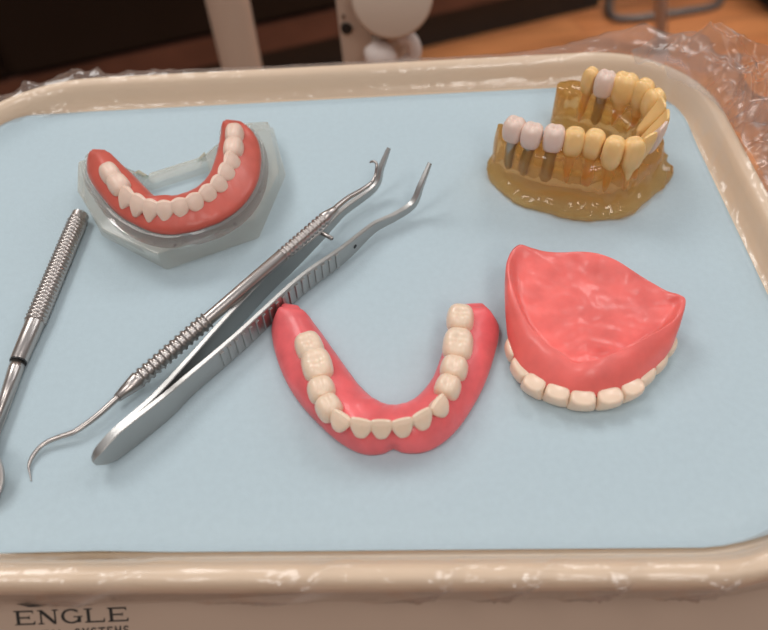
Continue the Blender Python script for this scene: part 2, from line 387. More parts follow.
def slab_on_panel(polys, name, lift=.12):
    V, F = [], []
    for poly in polys:
        o = len(V); n = len(poly)
        for (x, s) in poly: V.append(pan(x, s, lift))
        for (x, s) in poly: V.append(pan(x, s, -.05))
        F.append(tuple(range(o, o+n))); F.append(tuple(range(o+2*n-1, o+n-1, -1)))
        for i in range(n):
            k = (i+1) % n; F.append((o+i, o+k, o+n+k, o+n+i))
    return mesh(name, V, F, 'ink', unit, smooth=False)
def letter(ch, h, w, t=.16, thin=.07, serif=True):
    """glyph as convex polygons in a w x h box, y up; t thick and thin stroke widths relative to h"""
    T, N = t*h, thin*h; out = []
    def rect(x0, y0, x1, y1): out.append([(x0, y0), (x1, y0), (x1, y1), (x0, y1)])
    def stroke(a, b, wd):
        a, b = Vector(a), Vector(b); d = (b-a).normalized(); n = Vector((-d.y, d.x))*wd/2
        out.append([(a-n)[:], (b-n)[:], (b+n)[:], (a+n)[:]])
    def arc(cx, cy, rx, ry, a0, a1, w0, w1, k=14):
        for i in range(k):
            q = [math.radians(a0+(a1-a0)*(i+f)/k) for f in (0, 1)]
            wd = [w1+(w0-w1)*abs(math.cos(z)) for z in q]
            o = [(cx+rx*math.cos(z), cy+ry*math.sin(z)) for z in q]
            n = [(cx+(rx-wd[j])*math.cos(z), cy+(ry-min(wd[j], N*1.3))*math.sin(z)) for j, z in enumerate(q)]
            out.append([o[0], o[1], n[1], n[0]])
    def ser(x, y, l): 
        if serif: rect(x-l/2, y, x+l/2, y+N*.7)
    if ch == 'E':
        rect(.1*w, 0, .1*w+T, h); rect(.1*w, 0, .95*w, N); rect(.1*w, h-N, .92*w, h); rect(.1*w, .5*h-N/2, .72*w, .5*h+N/2)
        if serif:
            rect(0, 0, .15*w, N*.7); rect(0, h-N*.7, .15*w, h)
            out.append([(.95*w-N, 0), (.99*w, 0), (1.0*w, .24*h), (.95*w, .24*h)]); out.append([(.90*w-N, h), (.92*w, h), (.94*w, .78*h), (.9*w, .78*h)])
            rect(.70*w, .38*h, .73*w+.01*w, .62*h)
    elif ch == 'N':
        rect(.12*w, 0, .12*w+N, h); rect(.88*w-N, 0, .88*w, h); stroke((.12*w+T*.3, h-T*.2), (.88*w-T*.35, T*.2), T); ser(.14*w, 0, .3*w); ser(.86*w, h-N*.7, .3*w); ser(.1*w, h-N*.7, .2*w)
    elif ch == 'G':
        arc(.5*w, .5*h, .5*w, .52*h, 50, 330, T, N, 22); rect(.80*w, .06*h, .80*w+T, .46*h); rect(.62*w, .42*h, 1.04*w, .42*h+N*.7)
        if serif: rect(.80*w, .72*h, .83*w, .95*h)
    elif ch == 'L':
        rect(.12*w, 0, .12*w+T, h); rect(.1*w, 0, .95*w, N); ser(.2*w, h-N*.7, .4*w)
        if serif: rect(0, 0, .15*w, N*.7); out.append([(.92*w-N, 0), (.97*w, 0), (1.0*w, .28*h), (.96*w, .28*h)])
    elif ch == 'D':
        rect(.08*w, 0, .08*w+T, h); arc(.35*w, .5*h, .6*w, .5*h, -90, 90, T, N, 14)
    elif ch == 'T':
        rect(.5*w-T/2, 0, .5*w+T/2, h); rect(0, h-T, w, h)
    elif ch == 'A':
        stroke((.08*w, 0), (.5*w, h), T); stroke((.92*w, 0), (.5*w, h), T); rect(.25*w, .3*h, .75*w, .3*h+T)
    elif ch == 'S':
        arc(.5*w, .74*h, .42*w, .27*h, 20, 270, T, T, 12); arc(.5*w, .27*h, .42*w, .28*h, -160, 90, T, T, 12)
    elif ch == 'Y':
        rect(.5*w-T/2, 0, .5*w+T/2, .5*h); stroke((.06*w, h), (.5*w, .45*h), T); stroke((.94*w, h), (.5*w, .45*h), T)
    elif ch == 'M':
        rect(.06*w, 0, .06*w+T, h); rect(.94*w-T, 0, .94*w, h); stroke((.1*w, h), (.5*w, .1*h), T); stroke((.9*w, h), (.5*w, .1*h), T)
    return out
def write(text, x0, s0, x1, s1, h, name, gap, **k):
    """baseline from (x0,s0) to (x1,s1) on the sloped face"""
    d = Vector((x1-x0, s1-s0)); L = d.length; d.normalize(); u = Vector((d.y, -d.x))
    cw = L/len(text); polys = []
    for i, ch in enumerate(text):
        if ch == ' ': continue
        wd = cw*(1-gap)
        for poly in letter(ch, h, wd, **k):
            polys.append([(lambda p: (p.x, p.y))(Vector((x0, s0))+d*(i*cw+cw*gap/2+px)+u*py) for px, py in poly])
    return slab_on_panel(polys, name)
write('ENGLE', -97.4, 6.0, -68.0, 6.75, 3.9, 'lettering', .12, t=.2, thin=.1)
write('DENTAL SYSTEMS', -97.0, 10.2, -68.2, 10.3, 2.3, 'lettering', .16, t=.15, thin=.15, serif=False)
slab_on_panel([[(-95.8, .2), (-93.5, .0), (-91.0, .55), (-89.4, 1.25), (-93, 1.2)]], 'emblem')

# ------------------------------------------------------------------ dentures
def tooth(name, pos, ang, z0, z1, w, d, kind, m, parent, lean=0.0, root=0.0, flat=1.0, neck=.66):
    """pos: xy of the crown centre at the biting end; ang: direction the cheek/lip side faces; z0 neck, z1 biting end"""
    up = 1 if z1 > z0 else -1; h = abs(z1-z0); NA = 28; rings = []
    B = Vector((math.cos(ang), math.sin(ang), 0)); Mx = Vector((-B.y, B.x, 0)); c0 = Vector((pos[0], pos[1], 0))
    def put(x, y, z): return c0+Mx*x+B*(y+lean*(h-z)/h*-1)+Vector((0, 0, z0+up*z))
    def ring(hw, yl, yg, z, n=2.6, zf=None):
        r = []
        for k in range(NA):
            q = 2*math.pi*k/NA; c, s = math.cos(q), math.sin(q)
            X = hw*math.copysign(abs(c)**(2/n), c); Y = (yl+yg)/2+(yl-yg)/2*math.copysign(abs(s)**(2/n), s)
            zz = z+(zf(X/w*2, Y/d*2) if zf else 0); r.append(put(X, Y, zz))
        return r
    if root:
        for t in (0, .12, .3, .5, .7, .88):
            s = .12+.62*t**.7; rings.append(ring(w/2*s*.85, d/2*s*.9, -d/2*s*.9, -root*(1-t), 2.1))
    if kind == 'incisor' or kind == 'canine':
        for t in (0, .12, .3, .5, .7, .85, .94, 1.0):
            hw = w/2*(neck+(1-neck)*sstep(0, .55, t)-(.05*sstep(.8, 1, t)))
            yl = d*(.5-.42*t**1.6)+d*.05*math.sin(t*3.1); yg = d*(-.5+.36*sstep(0, 1, t))
            if t > .9: yl -= .06*d; hw *= .96
            zf = (lambda x, y: -abs(x)**1.5*h*.16) if (kind == 'canine' and t > .6) else ((lambda x, y: -abs(x)**4*h*.06) if t > .85 else None)
            rings.append(ring(hw, yl, yg, h*t, 2.5, zf))
        top = rings[-1]; ce = sum(top, Vector())/len(top)
        rings.append([ce+(p-ce)*.6+Vector((0, 0, up*.12)) for p in top])
    else:
        e = .18*h
        for t in (0, .15, .35, .6, .8, .93):
            hw = w/2*((neck+.14)+(.86-neck)*math.sin(min(t/.6, 1)*1.57)-.07*sstep(.7, 1, t)); hd = d/2*(.78+.22*math.sin(min(t/.5, 1)*1.57)-.16*sstep(.6, 1, t))
            rings.append(ring(hw, hd, -hd, (h-e)*t, 3.0))
        def hz(x, y):
            r2 = x*x+y*y
            if kind == 'molar': g = .55*math.exp(-(x/.22)**2)+.6*math.exp(-(y/.20)**2)+.3*math.exp(-r2/.1)
            else: g = .8*math.exp(-(y/.24)**2)
            return g
        for r in (.9, .74, .58, .42, .26, .12):
            z = h-e*r**3*1.1
            rings.append(ring(w/2*.93*r, d/2*.84*r, -d/2*.84*r, z, 2.7, lambda x, y, r=r: -hz(x, y)*e*.62*(1-r**5)*flat))
    V, F = loft(rings)
    return mesh(name, V, F, m, parent, subsurf=1)

def arch_gum(name, pairs, teeth, z0, zc, m, parent, prof, N=120, ripple=.45, ends=(.06, .06), zfun=None, inset=0.0, nz=.18):
    I = catmull([p[0] for p in pairs], N); O = catmull([p[1] for p in pairs], N)
    for i in range(N):
        s = i/(N-1); e_ = .08; m_ = min(s, 1-s)
        if m_ < e_:
            f = 1-.22*(1-m_/e_)**2; md = (I[i]+O[i])/2; I[i] = md+(I[i]-md)*f; O[i] = md+(O[i]-md)*f
    # ridge position across the arch follows the teeth
    cu = []; tsv = []
    for t in teeth:
        best = None
        for i in range(N):
            a, b = I[i], O[i]; ab = b-a; tp = Vector(t[:2])-a
            u = tp.dot(ab)/ab.length_squared; dist = (tp-ab*u).length
            if best is None or dist < best[0]: best = (dist, i, u)
        tsv.append((best[1], min(max(best[2], .2), .75)))
    tsv.sort()
    def cur(i):
        if i <= tsv[0][0]: return tsv[0][1], 0
        if i >= tsv[-1][0]: return tsv[-1][1], 0
        for k in range(len(tsv)-1):
            if tsv[k][0] <= i <= tsv[k+1][0]:
                f = (i-tsv[k][0])/max(tsv[k+1][0]-tsv[k][0], 1); s = f
                return tsv[k][1]*(1-s)+tsv[k+1][1]*s, math.sin(math.pi*f)
        return .5, 0
    cs = [cur(i)[0] for i in range(N)]
    for _ in range(10): cs = [(cs[max(i-1, 0)]+cs[i]+cs[min(i+1, N-1)])/3 for i in range(N)]
    rings = []
    for i in range(N):
        s = i/(N-1); hh = 1.0
        if s < ends[0]: hh = .80+.20*math.sqrt(max(0, 1-(1-s/ends[0])**2))
        if s > 1-ends[1]: hh = .80+.20*math.sqrt(max(0, 1-(1-(1-s)/ends[1])**2))
        c = cs[i]; btw = cur(i)[1]; d = (O[i]-I[i]); L = d.length; dn = d.normalized() if L > 1e-6 else Vector((1, 0))
        H = zc(s)-z0; ring = []
        for (u, z) in prof:
            uu = u/.48*c if u < .48 else c+(u-.48)/.52*(1-c)
            band = math.exp(-((z-.72)/.28)**2)*(1 if u > .5 else .4)
            rip = ripple*(btw-.5)*band if tsv[0][0] < i < tsv[-1][0] else 0
            p = I[i]+d*uu+dn*rip*(1 if u > .48 else -1)
            ke = 1-sstep(0, .11, min(s, 1-s)); z_ = z*(1-ke)+min(z*1.45, .9+.03*z)*ke
            zz = z0+H*z_*hh+(ripple*.7*(btw-.5)*band if z > .5 else 0)*(1 if tsv[0][0] < i < tsv[-1][0] else 0)
            q = Vector((p.x, p.y, zz))
            k = nz*noise.noise(q*.22)*min(1, z*3)
            q += Vector((dn.x, dn.y, 0))*k+Vector((0, 0, k))
            if zfun: q = zfun(q, s, u, z)
            ring.append(q)
        rings.append(ring)
    def cap(r0, r1, dist=4.2):
        mid = sum(r0, Vector())/len(r0); m1 = sum(r1, Vector())/len(r1); dv = mid-m1; dv.z = 0; dv.normalize(); out = []
        for t in (.3, .55, .75, .9, .97, 1.0):
            k = math.sqrt(max(1-t*t, .01))
            out.append([Vector((mid.x+(p.x-mid.x)*k, mid.y+(p.y-mid.y)*k, z0+(p.z-z0)*(.35+.65*k)))+dv*dist*t for p in r0])
        return out
    V, F = loft(cap(rings[0], rings[5])[::-1]+rings+cap(rings[-1], rings[-6]))
    return mesh(name, V, F, m, parent)

PROF = [(.14, 0), (.35, .03), (.6, .03), (.90, 0), (.97, .05), (1.0, .14), (1.005, .25), (.985, .38), (.94, .52), (.88, .66), (.80, .79), (.71, .89), (.61, .96), (.52, .995),
        (.44, 1.0), (.36, .97), (.27, .90), (.18, .80), (.10, .68), (.04, .54), (.0, .38), (.0, .22), (.03, .08), (.08, .01)]
# --- lower denture lying at the centre of the tray
i_px = [(-22.5, 142.8), (-20.9, 141.1), (-18.8, 137.9), (-15.2, 131.3), (-11.5, 124.6), (-7.6, 117.7), (-3.8, 112.7), (-0.5, 110.4), (2.2, 109.5), (5.3, 109.8), (8.2, 111.2), (11.2, 114.0), (14.8, 119.2), (17.9, 127.4), (19.6, 132.8), (20.9, 136.5), (21.4, 138.7), (21.9, 139.8)]
o_px = [(-31.9, 145.1), (-33.0, 142.4), (-33.3, 137.8), (-31.6, 129.9), (-28.9, 121.9), (-24.7, 113.8), (-19.0, 106.2), (-12.6, 99.5), (-5.9, 95.9), (1.4, 96.1), (8.6, 95.4), (14.8, 97.7), (21.2, 103.8), (27.8, 113.8), (31.8, 122.4), (34.7, 130.2), (35.8, 135.7), (35.2, 140.0)]
teeth_c = [(-20.9, 127.3, 13), (-18.6, 120.6, 13), (-17.4, 112.4, 13), (-15.3, 106.6, 13), (-11.8, 102.1, 13), (-6.6, 99.6, 13.5), (-1.4, 98.9, 13.5), (4.1, 98.9, 13.5), (9.3, 100.8, 13.5), (14.1, 104.5, 13.2), (17.4, 110.7, 13), (19.8, 116.8, 13), (21.8, 124.9, 13), (23.5, 134.2, 13)]
den = thing('lower_denture', 'bright pink lower denture with ivory teeth lying on the blue paper below the tweezers', 'denture', (2, 118, 0))
def frenum(amp=1.1):
    def f(q, s, u, z):
        if u > .7 and z < .5: q = q+Vector((0, amp*math.exp(-((s-.529)/.012)**2), 0))
        return q
    return f
arch_gum('gum_base', list(zip(i_px, o_px)), teeth_c, 0, lambda s: 8.8+1.0*math.exp(-((s-.5)/.2)**2), 'gum', den, PROF, zfun=frenum())
dims = [(9.0, 8.3, 'molar'), (10.4, 9.0, 'molar'), (7.0, 8.0, 'premolar'), (6.8, 7.4, 'premolar'), (6.4, 6.0, 'canine'), (6.2, 5.0, 'incisor'), (6.0, 4.8, 'incisor')]
dims = dims+dims[::-1]
def set_teeth(name, tc, dims, z0, mt, parent, sc=1.0, dl=1.0, lean=0, flip=None, dz=0, z0i=None, **k):
    n = len(tc)
    for i, (t, (w_, d_, kd)) in enumerate(zip(tc, dims)):
        a = Vector(tc[max(i-1, 0)][:2]); b = Vector(tc[min(i+1, n-1)][:2]); tg = (b-a).normalized()
        out = Vector((tg.y, -tg.x))          # the row runs left to right past the front, so this faces outwards
        tooth(name, t, math.atan2(out.y, out.x), z0i if (z0i and kd in ('incisor', 'canine')) else z0, t[2]+dz, w_*sc, d_*sc*dl, kd, mt, parent, lean=lean if kd in ('incisor', 'canine') else lean*.4, **k)
set_teeth('tooth', teeth_c, dims, 5.6, 'tooth', den, lean=-.2, z0i=7.9)

# --- clear acrylic jaw model, upper left, with its denture resting on it
i2 = [(-88.4, 207.3, 19), (-86.2, 205.0, 19), (-80.8, 198.9, 19), (-74.0, 190.1, 19), (-70.0, 185.9, 19), (-66.7, 185.9, 19), (-64.2, 186.6, 19), (-61.7, 187.8, 19), (-58.9, 189.5, 19), (-56.6, 192.3, 19), (-54.7, 197.1, 19), (-53.8, 204.2, 19), (-53.3, 211.6, 19), (-53.0, 216.5, 19), (-53.0, 219.9, 19), (-52.9, 221.5, 19)]
o2 = [(-98.3, 209.1, 16), (-98.2, 205.9, 16), (-96.6, 200.1, 16), (-91.6, 191.7, 16), (-84.5, 182.1, 16), (-78.2, 176.5, 16), (-71.5, 172.3, 16), (-64.9, 170.5, 16), (-58.6, 171.1, 16), (-53.4, 172.9, 16), (-48.5, 175.4, 16), (-42.5, 181.8, 16), (-38.6, 191.6, 16), (-37.7, 202.7, 16), (-38.9, 212.4, 16), (-41.2, 218.5, 17)]
i2 = [p[:2] for p in i2]; o2 = [p[:2] for p in o2]
t2 = [(-86.5, 195.1, 23.5), (-82.7, 189.4, 23.5), (-78.4, 183.8, 23.5), (-74.3, 180.2, 23.5), (-70.2, 177.6, 23.5), (-66.0, 176.8, 23.5), (-61.5, 177.5, 23.5), (-57.3, 179.2, 23.5), (-53.6, 182.7, 23.5), (-50.6, 186.7, 23.5), (-48.8, 192.1, 23.5), (-47.5, 197.5, 23.5), (-46.7, 204.3, 23.5), (-46.9, 211.8, 23.5)]
jaw = thing('clear_jaw_model', 'transparent faceted acrylic jaw model carrying a lower denture', 'jaw model', (-70, 200, 0))
def solid(name, V, F):
    me = bpy.data.meshes.new(name); me.from_pydata([tuple(v) for v in V], [], F)
    bm = bmesh.new(); bm.from_mesh(me); bmesh.ops.recalc_face_normals(bm, faces=bm.faces); bm.to_mesh(me); bm.free()
    o = bpy.data.objects.new(name, me); C.collection.objects.link(o); return o
pbot = [(-104.6, 205.5), (-94.2, 186.1), (-69.7, 168.5), (-39.8, 180.7), (-31.5, 212.1), (-37.5, 240.6), (-49.2, 239.8), (-58.2, 222.8), (-84.1, 211.7), (-93.0, 216.3), (-100.7, 224.3), (-107.8, 222.0)]
ptop = [(-101.8, 198.5), (-89.5, 178.3), (-70.1, 166.0), (-39.9, 179.5), (-32.1, 201.8), (-37.3, 230.5), (-47.7, 230.3), (-55.9, 214.0), (-80.5, 203.9), (-88.9, 208.3), (-96.3, 215.9), (-104.6, 213.9)]
hole = [(-84.5, 204.5), (-79, 198), (-72, 190), (-66, 188.5), (-58.5, 192), (-56, 202)]+[(-59.8, 216.6), (-81.3, 207.9)]
def raycast(poly, c, n=300):
    out = []
    for k in range(n):
        q = 2*math.pi*k/n; d = Vector((math.cos(q), math.sin(q))); best = None
        for a, b in zip(poly, poly[1:]+poly[:1]):
            a, b = Vector(a[:2])-c, Vector(b[:2])-c; e_ = b-a; den_ = d.x*e_.y-d.y*e_.x
            if abs(den_) < 1e-9: continue
            t = (a.x*e_.y-a.y*e_.x)/den_; u = (a.x*d.y-a.y*d.x)/den_
            if t > 0 and -1e-6 <= u <= 1+1e-6: best = t if best is None else max(best, t)
        out.append(c+d*best)
    return out
pc = Vector((-70, 197))
rb, rt, rh = raycast(pbot, pc), raycast(ptop, pc), raycast(hole, pc)
ang_ = lambda q: math.atan2(q[1]-pc.y, q[0]-pc.x)
bar = [(-58.3, 223.8), (-84.1, 213.2)]; a1, a2 = ang_(hole[-2]), ang_(hole[-1])
zt = []
for k in range(len(rh)):
    q = 2*math.pi*k/len(rh); q = q if q <= math.pi else q-2*math.pi
    inb = sstep(a1-.10, a1+.22, q)*(1-sstep(a2-.22, a2+.10, q)); zt.append(11-7.5*sstep(0, .8, inb))
    if inb > .02:
        f = (q-a1)/(a2-a1); tgt = Vector(bar[0]).lerp(Vector(bar[1]), f); w_ = sstep(.1, .9, inb); rt[k] = rt[k].lerp(tgt, w_); rb[k] = rb[k].lerp(tgt+Vector((0, .4)), w_)
rings = [[(p.x, p.y, .05) for p in rh], [(*(p+(p-pc).normalized()*-.5), .05) for p in rb], [(*p, .6) for p in rb], [(*p, z-.4) for p, z in zip(rt, zt)], [(*(p+(p-pc).normalized()*-.4), z) for p, z in zip(rt, zt)], [(p.x, p.y, z) for p, z in zip(rh, zt)]]
V, F = loft(rings, False, True)
mesh('base_plate', V, F, 'clear_plate', jaw, autos=25)
for q in [(-64.4, 169.5), (-45.9, 177.5), (-38.3, 192.1), (-65.7, 168.9)][:3]:
    mesh('vent_hole', *tube([(q[0], q[1], 10.97), (q[0], q[1], 11.06)], [.45, .45], 14), 'black', jaw, smooth=False)
I = catmull(i2, 70); O = catmull(o2, 70); rings = []
for k in range(70):
    d = (O[k]-I[k]); dn = d.normalized(); s = k/69; n = 1-1.0*math.exp(-((s-.52)/.02)**2)
    ext = 0
    g = 2.1*(.6+.4*n)
    tg = Vector((-dn.y, dn.x))
    pr = [(-1.0, 3), (-1.4, 10), (-1.2, 13.0), (-.5, 13.9), (.4, 13.9)]
    a = [(I[k]+dn*-o_) for o_, z in []]
    L = d.length; us = [(-1.5, 11.05), (-1.6, 12), (-1.2, 13.2), (-.2, 13.9), (L*.5, 13.9), (L+.2, 13.95), (L+g*.35, 15.0), (L+g*.75, 14.9), (L+g, 13.9), (L+g*1.05, 12.6), (L+g*1.2, 11.05)]
    rings.append([(*(I[k]+dn*u), z) for u, z in us])
# closing heels
def heel(r0, r1, dist):
    c = [Vector(a)+(Vector(a)-Vector(b)).normalized()*0 for a, b in zip(r0, r1)]
    dirv = (sum((Vector(a) for a in r0), Vector())-sum((Vector(a) for a in r1), Vector())).normalized(); dirv.z = 0
    mid = sum((Vector(a) for a in r0), Vector())/len(r0); out = []
    for t in (.35, .7, .92, 1.0):
        s = math.sqrt(max(1-t*t, 0.05)); out.append([tuple(Vector((mid.x, mid.y, p[2]*(1 if p[2] < 5 else .96+.04*s)))+(Vector((p[0], p[1], 0))-Vector((mid.x, mid.y, 0)))*s+dirv*dist*t) for p in r0])
    return out
ha = heel(rings[0], rings[3], 6.5); hb = heel(rings[-1], rings[-4], 6.5)
V, F = loft(ha[::-1]+rings+hb)
body = mesh('ridge', V, F, 'clear', jaw, autos=45)

den2 = thing('lower_denture', 'salmon-pink lower denture with white teeth seated on the clear acrylic jaw model', 'denture', (-70, 200, 14))
PROF2 = [(.10, 0), (.35, 0), (.6, 0), (.93, 0), (.98, .06), (1.0, .16), (.995, .28), (.96, .42), (.90, .54), (.82, .66), (.73, .78), (.64, .88), (.56, .96), (.50, .99),
         (.44, 1.0), (.36, .97), (.27, .90), (.18, .80), (.10, .66), (.05, .5), (.02, .34), (.01, .2), (.03, .08), (.06, .01)]
arch_gum('gum_base', list(zip(i2, o2)), t2, 14.05, lambda s: 20.6, 'gum_salmon', den2, PROF2, ripple=.22, zfun=None, nz=.12)
dims2 = [(8.0, 6.0, 'premolar'), (8.0, 6.4, 'premolar'), (6.6, 6.4, 'canine'), (6.4, 6.2, 'canine'), (5.6, 5.8, 'canine'), (5.4, 5.6, 'canine'), (5.4, 5.4, 'canine')]
dims2 = dims2+dims2[::-1]; dims2 = [(a*1.12, b*1.08, k) for a, b, k in dims2]
set_teeth('tooth', t2, dims2, 17.0, 'tooth_pale', den2, lean=-1.2, flat=.4, neck=.42)

# --- upper denture, standing on its teeth with the palate side up
up = thing('upper_denture', 'pink full upper denture standing on its teeth, hollow palate side facing up', 'denture', (65, 128, 0))
crest = [(41.5, 155.1, 15), (39.3, 149.9, 15.5), (38.7, 142.8, 15.5), (39.6, 134.7, 14.5), (41.9, 127.3, 13.5), (45.4, 121.9, 12.8), (49.2, 118.3, 12.2), (52.9, 114.6, 11.2), (56.5, 114.5, 12.2), (61.5, 115.1, 13), (68.7, 117.7, 13.4), (76.8, 121.9, 13.4), (82.9, 125.4, 13.4), (86.4, 129.3, 13.2), (88.5, 133.1, 13.8), (86.9, 134.9, 14), (84.9, 137.0, 13), (81.9, 140.0, 13), (78.4, 142.5, 14), (75.0, 144.6, 15.5), (71.1, 147.6, 16.5), (66.4, 150.0, 17), (61.6, 151.9, 16.2), (56.8, 153.8, 14.2), (52.1, 155.7, 13), (47.9, 157.1, 13.6), (44.4, 157.4, 15)]
low = [(38.9, 135.1, 5), (37.8, 131.4, 5), (37.2, 126.4, 5), (37.8, 120.6, 5), (39.4, 116.4, 5), (42.0, 113.5, 5), (45.5, 110.6, 5), (51.2, 108.2, 5), (55.2, 107.3, 5), (60.3, 107.6, 5), (67.0, 108.7, 5), (74.1, 112.5, 5), (80.5, 118.2, 5), (85.9, 126.8, 7)]
lowb = [(86.5, 130.5), (87.5, 133.5), (85, 135.5), (80, 137), (75.5, 140.5), (70.5, 144), (66, 147), (61, 149), (56, 150.5), (51, 151.5), (46, 152), (42, 151), (39.5, 147.5)]
low = [p[:2] for p in low]+lowb
NK = 150
CR = catmull(crest, NK, True); LW = catmull([(*p, 0) for p in low], NK, True)
cc = Vector((63.5, 130, 0))
nF = 14/27*NK                      # stations 0..nF run round the flange, the others along the back edge
def backness(i):
    t = i/NK; a, b = 14.2/27, 26.2/27
    return sstep(a-.03, a+.11, t)*(1-sstep(b-.10, b+.03, t))
rings = []
def xy(i, r, src=CR): p = src[i]; return cc.x+(p.x-cc.x)*r, cc.y+(p.y-cc.y)*r
def rugae(x, y):
    return .3*math.sin((y-105+abs(x-58)*.35)*1.15)*math.exp(-((y-120)/9)**2)*math.exp(-((x-60)/13)**2)
for r in (.004, .05, .09, .13, .17, .21, .25, .29, .33, .37, .41, .45, .49, .53, .57, .61, .65, .69, .73, .77, .81, .86, .90, .935, .965, .985, 1.0):
    ring = []
    for i in range(NK):
        b = backness(i); x, y = xy(i, r); zc_ = CR[i].z
        tt = max(0, ((x-55)*.29+(y-112)*.957)/36.0)
        Fz = 7.6+5.0*min(tt, 1.2)**1.1+1.6*math.exp(-((x-64)**2+(y-132)**2)/(11.0**2))
        zf = Fz+(zc_-Fz)*sstep(.86, 1.0, r)
        zb = Fz+(zc_-Fz)*sstep(.55, 1.0, r)
        z = zf*(1-b)+zb*b
        n = noise.noise(Vector((x*.16, y*.16, 3)))*.9+noise.noise(Vector((x*.4, y*.4, 9)))*.35
        z += n*sstep(1, .85, r)*.7+rugae(x, y)
        if r == 1.0: z -= .25
        ring.append((x, y, z))
    rings.append(ring)
for f, bul in ((.06, .5), (.16, .9), (.3, 1.1), (.45, 1.0), (.6, .8), (.75, .6), (.88, .45), (.97, .2)):
    ring = []
    for i in range(NK):
        p, q = CR[i], LW[i]; b = backness(i); zl = (4.6+6.0*sstep(.42, .51, i/NK))*(1-b)+(p.z-2.2)*b
        o = Vector((p.x-cc.x, p.y-cc.y)).normalized()
        F_ = f*(1-b)+f*b
        x = p.x+(q.x-p.x)*F_*(1-b)+(-o.x*.2)*b; y = p.y+(q.y-p.y)*F_*(1-b)+(-o.y*.2)*b; z = p.z+(zl-p.z)*f
        k = bul*(1-.7*b)+.5*noise.noise(Vector((x*.15, y*.15, z*.2)))*(1-b)
        ring.append((x+o.x*k, y+o.y*k, z))
    rings.append(ring)
for r, zl in ((.95, 3.9), (.86, 3.8), (.76, 4.0), (.68, 4.8), (.58, 5.8), (.4, 7.2), (.2, 8.2), (.02, 8.4)):
    ring = []
    for i in range(NK):
        b = backness(i); p, q = CR[i], LW[i]; X = q.x*(1-b)+p.x*b; Y = q.y*(1-b)+p.y*b
        x, y = cc.x+(X-cc.x)*r, cc.y+(Y-cc.y)*r; dome = 8.4+(p.z-2.4-8.4)*sstep(.1, .95, r)
        ring.append((x, y, zl*(1-b)+dome*b))
    rings.append(ring)
V, F = loft(rings); mesh('gum_base', V, F, 'gum_light', up)
tu = [(38.0, 131.8, 2.5), (37.5, 125.6, 2.5), (38.5, 118.1, 2.5), (42.2, 112.7, 2.5), (48.1, 109.3, 2.5), (54.7, 106.9, 2.5), (62.3, 107.0, 2.5), (69.1, 109.5, 2.5), (74.6, 113.1, 2.5), (79.6, 117.6, 2.5), (84.0, 122.9, 2.5), (88.0, 127.7, 2.5)]
wdt = [8, 8.0, 7.6, 7.6, 8.0, 8.2, 7.6, 7.2, 7.2, 7.2, 8, 8]
ctru = Vector((63, 128))
for i, (t, w_) in enumerate(zip(tu, wdt)):
    if i in (0, 11): continue
    a = Vector(tu[max(i-1, 0)][:2]); b = Vector(tu[min(i+1, len(tu)-1)][:2]); tg = (b-a).normalized(); out = Vector((tg.y, -tg.x))
    kd = 'incisor' if 3 <= i <= 7 else 'premolar'; d_ = 5.6 if kd == 'incisor' else 7.5
    p = Vector(t[:2])-out*(d_*.10 if kd == 'incisor' else d_*.36)
    p = p+out*(1.1 if kd == 'incisor' else .5)
    w2 = (b-a).length/2*1.1 if 0 < i < len(tu)-1 else w_
    tooth('tooth', p, math.atan2(out.y, out.x), 6.8 if kd == 'incisor' else 6.4, .0, w2, d_, kd, 'tooth', up, lean=.6 if kd == 'incisor' else 0, neck=.86)

# --- amber implant jaw model
amb = thing('implant_jaw_model', 'transparent amber jaw model with yellow teeth and white crowns on metal implants', 'jaw model', (75, 205, 0))
ai = [(49.5, 213.5), (52, 213), (57, 210.5), (64, 207), (71, 204), (78, 202), (85, 201.5), (89, 204), (90.5, 208), (89, 212.5), (85, 216), (79, 219), (74, 222), (70.5, 225)]
ao = [(42.8, 207.5), (42.6, 202), (46, 196.5), (54.3, 187), (67.2, 181.5), (77, 179.3), (86, 181), (96, 188), (104.5, 197), (107.5, 209), (103, 222), (93, 232), (83, 238), (75, 238.5)]
PROFA = [(.05, 0), (.3, 0), (.65, 0), (.97, 0), (1.03, .05), (1.04, .12), (1.0, .19), (.90, .225), (.83, .29), (.80, .45), (.795, .65), (.78, .8), (.74, .91), (.66, .985), (.55, 1.0),
         (.40, 1.0), (.28, .98), (.21, .91), (.18, .75), (.16, .5), (.13, .32), (.05, .22), (.0, .13), (.01, .04)]
crowns = [(48.6, 201.8, 27), (53.9, 198.1, 27), (60.8, 195.8, 27.5), (67.2, 194.2, 27.5), (73.4, 192.6, 27.5), (78.7, 188.0, 28), (84.8, 186.9, 28), (90.3, 188.4, 28), (95.8, 193.0, 28), (98.8, 199.0, 28), (99.0, 205.4, 28), (98.3, 211.6, 28), (96.1, 217.5, 28), (90.6, 221.5, 28), (84.0, 223.3, 28), (79.9, 227.6, 27)]
def wavy(q, s, u, z):
    if z < .3 and u > .6: q = q+Vector((0, 0, 0))+Vector((math.sin(s*34), math.cos(s*34), 0))*.5
    return q
H_A = 19.5
arch_gum('model_body', list(zip(ai, ao)), [], 0.05, None, 'amber', amb, PROFA) if False else None
I = catmull(ai, 110); O = catmull(ao, 110); rings = []
